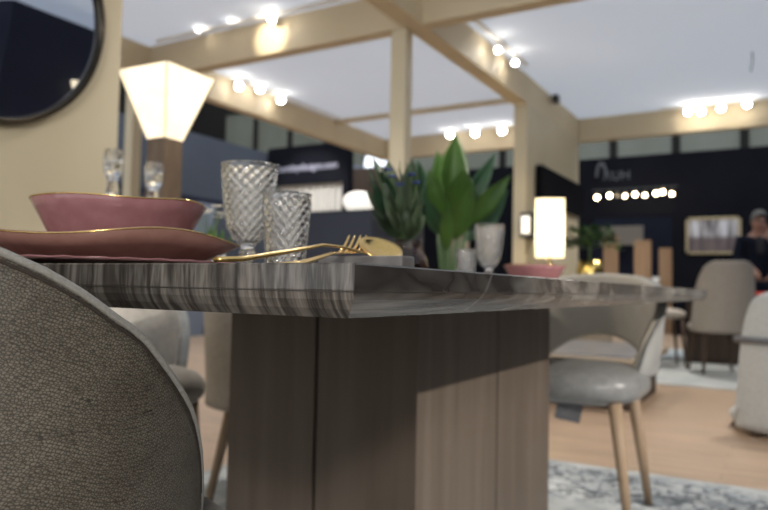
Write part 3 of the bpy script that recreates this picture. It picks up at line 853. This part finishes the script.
O('soil', lathe([(0, .18), (.108, .18), (.092, .25), (0, .26)], 24), 'soil', t)
O('trunk', tube([(0, 0, .14), (0, 0, .44)], .012, 8), 'stem', t)
for k in range(150):
    a = random.uniform(0, 2 * pi); el = random.uniform(-.5, 1.4); r_ = random.uniform(.06, .19)
    c_ = Vector((cos(a) * cos(el) * r_ * 1.45, sin(a) * cos(el) * r_ * 1.45,   .46 + sin(el) * r_ * .85))
    dd = Vector((cos(a), sin(a), random.uniform(-.3, .8))).normalized() * .085
    leaf_blade(c_, c_ + dd, .065, random.choice(['leaf', 'leafdark', 'leafdark']), t, .12, Vector((-sin(a), cos(a), random.uniform(-.4, .4))), nseg=6)
# dark board and black sconce on the middle wall
bd = O('wall_panel', bx(X2, X2 + .07, 6.40, 8.06, 1.66, 2.02, .003), 'black')
tag(bd, 'long black panel mounted on the middle cream wall above the sideboard', 'panel')
p = on_x(X2 + .05)(529, 226)
t = thing('wall_speaker', 'small black box with a white strip on the edge of the middle wall', 'speaker', (X2, p.y, p.z))
O('speaker_box', bx(0, .12, -.12, .22, -.12, .12, .006), 'blackmetal', t)
O('light_strip', bx(.02, .10, -.145, -.12, -.085, .085, .004), 'globeglow', t)

# ------------------------------------------------------------ left background stands
kx, ky, kz = -7.2, 8.5, 3.0
t = thing('exhibition_stand', 'slate-blue stand wall receding on the left behind the floor lamp', 'exhibition stand', (0, 0, 0))
O('side_wall', bx(kx - .1, kx, 0.5, ky, 0, 2.95), 'slate', t)
O('wall_trim', bx(kx, kx + .03, .5, ky, 1.95, 2.02), 'navy', t)
O('wall_recess', prism([(kx + .005, 6.2, .0), (kx + .005, 7.1, 0), (kx + .03, 7.1, 0), (kx + .03, 6.2, 0)], [(kx + .005, 6.9, 1.95), (kx + .005, 7.3, 1.95), (kx + .03, 7.3, 1.95), (kx + .03, 6.9, 1.95)]), 'blueback', t)
t = thing('exhibition_stand', 'black-fronted stand with a web address on its fascia, above white curtains', 'exhibition stand', (0, 0, 0))
O('fascia', bx(kx, -5.58, ky, ky + .12, 2.40, 3.02), 'black', t)
O('back_wall', bx(kx, -5.58, ky + 1.6, ky + 1.7, 0, 2.9), 'darkbrown', t)
O('end_post', bx(-5.70, -5.58, ky, ky + .12, 0, 2.40), 'black', t)
pl = on_y(ky - .01)(307, 165)
text_mesh('fascia_lettering', 'bentleydesigns.com', .165, 'text', t, (pl.x, ky - .004, pl.z - .03), (pi / 2, 0, 0), sx=.92)
bm = bmesh.new()
def cf(u, v):
    x = kx + .12 + u * 1.36; return (x, ky + .18 + .03 * sin(u * 60), 1.9 + (2.42 - 1.9) * v + (1 - v) * .16 * sin(u * 3.0) * 0)
grid(cf, 120, 6, bm); bmesh.ops.solidify(bm, geom=bm.faces[:], thickness=.008)
tag(O('curtain', bm, 'white', None, True), 'white gathered valance curtain under the black lettered fascia', 'curtain')
tag(O('shelf', bx(kx + .1, -5.75, ky + .3, ky + .7, 1.0, 1.5), 'beigewood'), 'pale brown cabinet below the white valance curtain', 'cabinet')
# blue wall with ring logo
t = thing('exhibition_stand', 'steel-blue stand wall with a white ring logo, behind the bouquet', 'exhibition stand', (0, 0, 0))
by = 11.5
A = on_y(by)(340, 200); B = on_y(by)(430, 200)
O('back_wall', bx(A.x, on_y(by)(403, 200).x, by, by + .1, 0, 3.25), 'blueback', t)
for (px, py, rr, sq_) in ((370.5, 163.5, .155, .45), (381, 164, .09, .8)):
    c_ = on_y(by - .02)(px, py)
    O('logo_ring', tube([(c_.x + rr * sq_ * cos(a * pi / 20), by - .03, c_.z + rr * sin(a * pi / 20)) for a in range(41)], .062, 8), 'logo', t, True)
# dark booth mass between the plant and the middle wall
A = on_y(10.5)(404, 200); B = on_y(10.5)(520, 200)
t = thing('exhibition_stand', 'black stand wall seen between the tall plant and the middle wall', 'exhibition stand', (0, 0, 0))
O('back_wall', bx(A.x, B.x + .3, 10.5, 10.6, 0, on_y(10.5)(490, 168).z), 'black', t)
A = on_y(10.2)(447, 240); B = on_y(10.2)(468, 240)
tag(O('room_divider', bx(A.x, B.x, 10.2, 10.25, 0, 1.9), 'beigewood'), 'pale brown divider board behind the stem of the tall plant', 'divider')

# ------------------------------------------------------------ right background: black stand
by = 13.0
def bxy(px, py, y=by): return on_y(y)(px, py)
L0, R0 = bxy(592, 250), bxy(672, 250)
zt = bxy(630, 217).z
t = thing('exhibition_stand', 'large black stand at the back right with faint grey lettering over an opening', 'exhibition stand', (0, 0, 0))
O('wall_pier', bx(R0.x, 4.0, by, by + .12, 0, 3.3), 'black', t)
O('wall_pier', bx(-3.6, L0.x, by, by + .12, 0, 3.3), 'black', t)
O('fascia', bx(L0.x, R0.x, by, by + .12, zt, 3.3), 'black', t)
O('back_wall', bx(L0.x - .3, R0.x + .3, 14.4, 14.5, 0, zt + .3), 'navy', t)
O('header_board', bx(bxy(600, 230, 14.2).x, bxy(643, 230, 14.2).x, 14.2, 14.25, bxy(620, 245, 14.2).z, bxy(620, 226, 14.2).z), 'taupe_fabric', t)
pl = bxy(615, 176, by - .01)
text_mesh('fascia_lettering', 'XUH', .24, 'textdim', t, (pl.x + .02, by - .004, pl.z), (pi / 2, 0, 0))
O('logo_arch', tube([(bxy(597 + 9 * (.5 - .5 * cos(a * pi / 10)), 180).x, by - .02, bxy(600, 177 - 13 * sin(a * pi / 10)).z) for a in range(11)], .03, 6), 'textdim', t)
for (pa, pb_, tp, lab) in ((603, 618, 236, 'leftmost tall warm wood panel in the opening of the black stand'), (634, 651, 240, 'middle tall warm wood panel in the opening of the black stand'), (659, 673, 248, 'rightmost tall warm wood panel in the opening of the black stand')):
    a_, b_ = bxy(pa, 250, 13.5), bxy(pb_, 250, 13.5)
    tag(O('wood_panel', bx(a_.x, b_.x, 13.5, 13.56, 0, bxy((pa + pb_) / 2, tp, 13.5).z, .004), 'panelwood'), lab, 'panel', 'wood panels in the black stand opening')
p = bxy(656, 268, 13.3)
tag(O('floor_vase', lathe([(0, 0), (.09, 0), (.13, .3), (.10, .75), (.05, .95), (.07, 1.05), (0, 1.05)], 24), 'white', None, True, (p.x, p.y, 0)), 'slim white floor vase between the middle and rightmost wood panels', 'vase')
# string of globe bulbs
bulbs = [(597, 197.5, .055, 1), (609.5, 195.5, .055, 1), (617.5, 196, .035, 0), (625, 196, .042, 1), (635, 194.5, .052, 1), (645, 195.3, .042, 1), (656, 193.5, .052, 1), (662.5, 192, .055, 1), (672, 194, .045, 1)]
names = ['first', 'second', 'third, unlit-looking', 'fourth', 'fifth', 'sixth', 'seventh', 'eighth', 'last']
yb = 12.6
rod0, rod1 = bxy(592, 186, yb), bxy(678, 184, yb)
bm = bx(rod0.x, rod1.x, yb - .012, yb + .012, 2.62, 2.645)
for w_ in (rod0.x + .1, rod1.x - .1): bx(w_ - .01, w_ + .01, yb, by, 2.625, 2.64, bm=bm)
tag(O('hanging_rail', bm, 'blackmetal'), 'thin black rail carrying the row of globe bulbs in front of the black stand', 'rail')
for (px, py, r_, lit), nm in zip(bulbs, names):
    r_ *= .72
    p = bxy(px, py, yb)
    t = thing('globe_bulb', '%s globe bulb from the left in the hanging row before the black stand' % nm, 'bulb', tuple(p), 0, 'row of globe bulbs before the black stand')
    O('glass_globe', lathe([(0, -r_)] + [(r_ * sin(pi * i / 12), -r_ * cos(pi * i / 12)) for i in range(1, 12)] + [(0, r_)], 20), 'bulb' if lit else 'dimbulb', t, True)
    O('socket', tube([(0, 0, r_ * .9), (0, 0, r_ + .04)], .02, 10), 'brass', t)
    O('flex', tube([(0, 0, r_ + .04), (0, 0, 2.622 - p.z)], .004, 6), 'blackmetal', t)
    if lit: lamp('bulb_light', 'POINT', p, 1.2, (1, .8, .5), shadow_soft_size=r_ * 1.02)
# picture
a_, b_ = bxy(686, 218), bxy(741.5, 254)
pcx, pcz = (a_.x + b_.x) / 2, (a_.z + b_.z) / 2
hw_, hh_ = (b_.x - a_.x) / 2, abs(a_.z - b_.z) / 2
t = thing('framed_picture', 'framed landscape picture of pale vertical shapes on the black stand wall', 'picture', (pcx, by - .032, pcz))
bm = bmesh.new(); fw_ = .045
for (x0, x1, z0, z1) in ((-hw_, hw_, hh_ - fw_, hh_), (-hw_, hw_, -hh_, -hh_ + fw_), (-hw_, -hw_ + fw_, -hh_, hh_), (hw_ - fw_, hw_, -hh_, hh_)): bx(x0, x1, -.02, .03, z0, z1, bm=bm)
O('picture_frame', bm, 'brass', t); O('canvas', bx(-hw_ + fw_ * .9, hw_ - fw_ * .9, .0, .02, -hh_ + fw_ * .9, hh_ - fw_ * .9), 'art', t)

# ------------------------------------------------------------ low table behind the head chair
t = thing('coffee_table', 'low table with grey-blue top and beige rim behind the far dining chair', 'table', (-1.22, 4.7, 0))
O('table_top', bx(-.63, .63, -.62, .62, .335, .352, .004), 'tabletopgrey', t)
O('table_frame', bx(-.67, .67, -.66, .66, .29, .338, .006), 'beigewood', t)
O('table_base', bx(-.55, .60, -.50, .55, 0, .29), 'darkbrown', t)

# ------------------------------------------------------------ distant high-backed chair, stool, table
def scoop_chair(label, loc, rz, w_, zt_, zb_, depth, m, legm, name='armchair', sd=.42, ktap=.82, pw=2.6):
    t = thing(name, label, 'chair', loc, rz)
    def P(off):
        def f(u, v):
            a = radians(-88 + 176 * u); k = ktap + (1 - ktap) * min(1, v * 1.6)
            edge = abs(2 * u - 1)
            zt2 = zt_ - (zt_ - zb_ - .12) * max(0, (edge - .30) / .70) ** pw
            z = zb_ + (zt2 - zb_) * v
            return Vector(((w_ / 2 * k - off) * sin(a), -(depth * k - off) * cos(a) - .06 * v, z))
        return f
    b = O('backrest', closed_shell(P(0), P(.05)), m, t, True)
    s = O('seat', cushion(w_ * .86, sd * 1.1, zb_ - .01, zb_ + .10), m, t, True); s.location = (0, .06, 0)
    for x in (-1, 1):
        for y in (-1, 1):
            O('leg', tube([(x * w_ * .28, .04 + y * sd * .34, zb_ + .02), (x * w_ * .36, .04 + y * sd * .46, 0)], [.024, .012], 12), legm, t, True)
    return t


fc = at(726, 372, 6.3)
scoop_chair('taupe high-backed chair with dark legs in front of the man', (fc.x - .07, fc.y + .20, .008), radians(25), .56, 1.04, .38, .27, 'taupe_fabric', 'darkleg', 'high_backed_chair')
ra = at(772, 440, 3.55)
t = scoop_chair('light grey tub chair cut off by the right edge, on the bare floor', (ra.x + .06, ra.y + .22, 0), radians(24), .56, .76, .035, .28, 'light_fabric', 'darkleg', 'tub_chair', ktap=.93, pw=4.5, sd=.34)
o = O('arm_band', tube([Vector((.285 * sin(radians(a)), -.29 * cos(radians(a)) - .03, .51)) for a in range(-80, 81, 8)], .022, 12, flat=.8, up=(0, 0, 1)), 'tag', t, True)
sx_ = at(688, 372, 6.6)
t = thing('side_chair', 'dark-legged upholstered seat standing left of the taupe high-backed chair', 'chair', (sx_.x - .30, sx_.y + .35, .008), radians(20))
s = O('seat', cushion(.46, .44, .48, .58), 'taupe_fabric', t, True)
for x in (-.17, .17):
    for y in (-.16, .16): O('leg', tube([(x, y, .50), (x * 1.2, y * 1.2, 0)], [.02, .011], 10), 'darkleg', t, True)
dt = at(716, 350, 7.3)
t = thing('dining_table', 'dark brown block-based table beyond the taupe high-backed chair', 'table', (dt.x, dt.y + .3, .008))
O('tabletop', bx(-.9, .9, -.45, .45, .70, .74, .004), 'darkbrown', t); O('pedestal', bx(-.3, .3, -.22, .22, 0, .70), 'darkbrown', t)
# cloth items at the table by the man
rp = at(765, 271, 7.4)
tag(O('napkin', bx(-.10, .12, -.06, .06, 0, .03, .008), 'red', None, False, (rp.x, rp.y + .05, .75)), 'red folded cloth on the dark table in front of the man', 'napkin')


# ------------------------------------------------------------ the man
def skin(name, verts, edges, radii, m, parent, sub=2, root=0):
    me = bpy.data.meshes.new(name); me.from_pydata([Vector(v) for v in verts], edges, [])
    o = bpy.data.objects.new(name, me); col.objects.link(o); o.parent = parent
    sl = me.skin_vertices.new() if hasattr(me.skin_vertices, 'new') else None
    if not me.skin_vertices:
        bm = bmesh.new(); bm.from_mesh(me); bm.verts.layers.skin.verify(); bm.to_mesh(me); bm.free()
    for i, r_ in enumerate(radii):
        s = me.skin_vertices[0].data[i]; s.radius = (r_, r_) if not hasattr(r_, '__len__') else r_
        s.use_root = (i == root)
    o.modifiers.new('skin', 'SKIN').use_smooth_shade = True
    sb = o.modifiers.new('sub', 'SUBSURF'); sb.levels = sub; sb.render_levels = sub
    me.materials.append(M[m])
    return o


mp = at(757, 213, 8.4)
man = thing('person', 'grey-haired man with glasses in a navy jacket, head bowed, hand near chin, at right', 'person', (mp.x, mp.y, .008), radians(22))
# local frame: he faces -Y (towards the camera)
V = [(0, 0, .95), (0, 0, 1.12), (0, .01, 1.30), (0, .01, 1.42), (0, -.015, 1.50),
     (-.17, .01, 1.40), (-.235, -.01, 1.17), (-.14, -.20, 1.06), (.17, .01, 1.40), (.25, -.03, 1.15), (.13, -.22, 1.28), (.07, -.20, 1.42),
     (-.09, 0, .90), (-.10, -.01, .50), (-.10, .02, .09), (-.105, -.12, .035), (.09, 0, .90), (.10, -.01, .50), (.10, .02, .09), (.105, -.12, .035)]
Eg = [(0, 1), (1, 2), (2, 3), (3, 4), (3, 5), (5, 6), (6, 7), (3, 8), (8, 9), (9, 10), (10, 11), (0, 12), (12, 13), (13, 14), (14, 15), (0, 16), (16, 17), (17, 18), (18, 19)]
rad = [(.15, .10), (.145, .10), (.165, .11), (.09, .07), (.055, .055), .062, .046, .032, .062, .046, .034, .028, .09, .062, .042, .035, .09, .062, .042, .035]
# fingers, both hands
def hand(root_i, wrist, d, n, thumb_side):
    d = Vector(d).normalized(); n = Vector(n).normalized(); s = d.cross(n).normalized() * thumb_side
    wv = Vector(wrist); palm = len(V); V.append(tuple(wv + d * .05)); rad.append((.028, .018)); Eg.append((root_i, palm))
    for k, ln in enumerate((.070, .080, .075, .058)):
        off = s * (.027 - .018 * k); p0 = wv + d * .085 + off; p1 = p0 + d * ln * .5 - n * .012; p2 = p1 + d * ln * .35 - n * .028
        i = len(V); V.extend([tuple(p0), tuple(p1), tuple(p2)]); rad.extend([.0095, .009, .0075]); Eg.extend([(palm, i), (i, i + 1), (i + 1, i + 2)])
    p0 = wv + d * .035 + s * .035; p1 = p0 + d * .03 + s * .018 - n * .01
    i = len(V); V.extend([tuple(p0), tuple(p1)]); rad.extend([.012, .009]); Eg.extend([(palm, i), (i, i + 1)])
hand(7, V[7], (.4, -.6, -.6), (0, -.5, .8), 1)
hand(11, V[11], (-.35, .15, .85), (0, 1, 0), -1)
# head: chained ellipsoid-like skin verts bowed forward
h0 = len(V)
V.extend([(0, -.045, 1.56), (0, -.065, 1.63), (0, -.06, 1.70), (0, -.155, 1.60)])
rad.extend([(.062, .072), (.078, .098), (.062, .075), (.011, .012)])
Eg.extend([(4, h0), (h0, h0 + 1), (h0 + 1, h0 + 2), (h0 + 1, h0 + 3)])
i = len(V); V.extend([(-.085, -.05, 1.61), (.085, -.05, 1.61)]); rad.extend([.012, .012]); Eg.extend([(h0 + 1, i), (h0 + 1, i + 1)])
skin('body', V, Eg, rad, 'skin', man)
JV = [(0, .005, .86), (0, .005, 1.10), (0, .015, 1.30), (0, .02, 1.41), (-.175, .01, 1.40), (-.245, -.01, 1.17), (-.155, -.18, 1.075), (.175, .01, 1.40), (.26, -.03, 1.15), (.145, -.20, 1.26)]
skin('jacket', JV, [(0, 1), (1, 2), (2, 3), (3, 4), (4, 5), (5, 6), (3, 7), (7, 8), (8, 9)], [(.19, .13), (.185, .13), (.20, .135), (.12, .085), .080, .064, .048, .080, .064, .050], 'jacket', man)
skin('trousers', [(0, 0, .92), (-.09, 0, .85), (-.10, -.01, .50), (-.10, .02, .08), (.09, 0, .85), (.10, -.01, .50), (.10, .02, .08)], [(0, 1), (1, 2), (2, 3), (0, 4), (4, 5), (5, 6)], [(.165, .115), .105, .078, .062, .105, .078, .062], 'jacket', man)
skin('shirt', [(0, -.045, 1.20), (0, -.035, 1.38), (0, -.02, 1.47)], [(0, 1), (1, 2)], [(.07, .10), (.075, .085), (.062, .062)], 'shirt', man)
for x in (-.103, .103): O('shoe', cushion(.10, .27, 0, .085), 'shirt', man, True).location = (x, -.05, 0)
bm = bmesh.new()
def hf(u, v):
    a = 2 * pi * u; e = pi / 2 * v
    low = 1.585 + .12 * (0.5 - .5 * sin(a)) ** 1.5
    zz = low + (1.765 - low) * sin(e); rr = cos(e) ** .6 if v < 1 else 0
    return ((.086) * rr * cos(a), -.052 + .108 * rr * sin(a), zz)
grid(hf, 40, 12, bm, cu=True); bmesh.ops.remove_doubles(bm, verts=bm.verts, dist=.0005)
O('hair', bm, 'hair', man, True)
bm = bmesh.new()
for x in (-.033, .033): tube([(x + .024 * cos(a * pi / 8), -.166, 1.628 + .018 * sin(a * pi / 8)) for a in range(17)], .0028, 6, bm)
tube([(-.009, -.167, 1.63), (.009, -.167, 1.63)], .0028, 6, bm); tube([(-.057, -.166, 1.632), (-.083, -.06, 1.63)], .0025, 6, bm); tube([(.057, -.166, 1.632), (.083, -.06, 1.63)], .0025, 6, bm)
O('glasses', bm, 'blackmetal', man)
bm = bmesh.new()
for x in (-.032, .032): lathe([(0, -.010)] + [(.011 * sin(pi * i / 6), -.010 * cos(pi * i / 6)) for i in range(1, 6)] + [(0, .010)], 10, bm, c=(x, -.150, 1.626))
O('eyes', bm, 'shirt', man, True)
bm = tube([(-.024, -.148, 1.563), (0, -.154, 1.561), (.024, -.148, 1.563)], .004, 6); O('mouth', bm, 'pink', man)
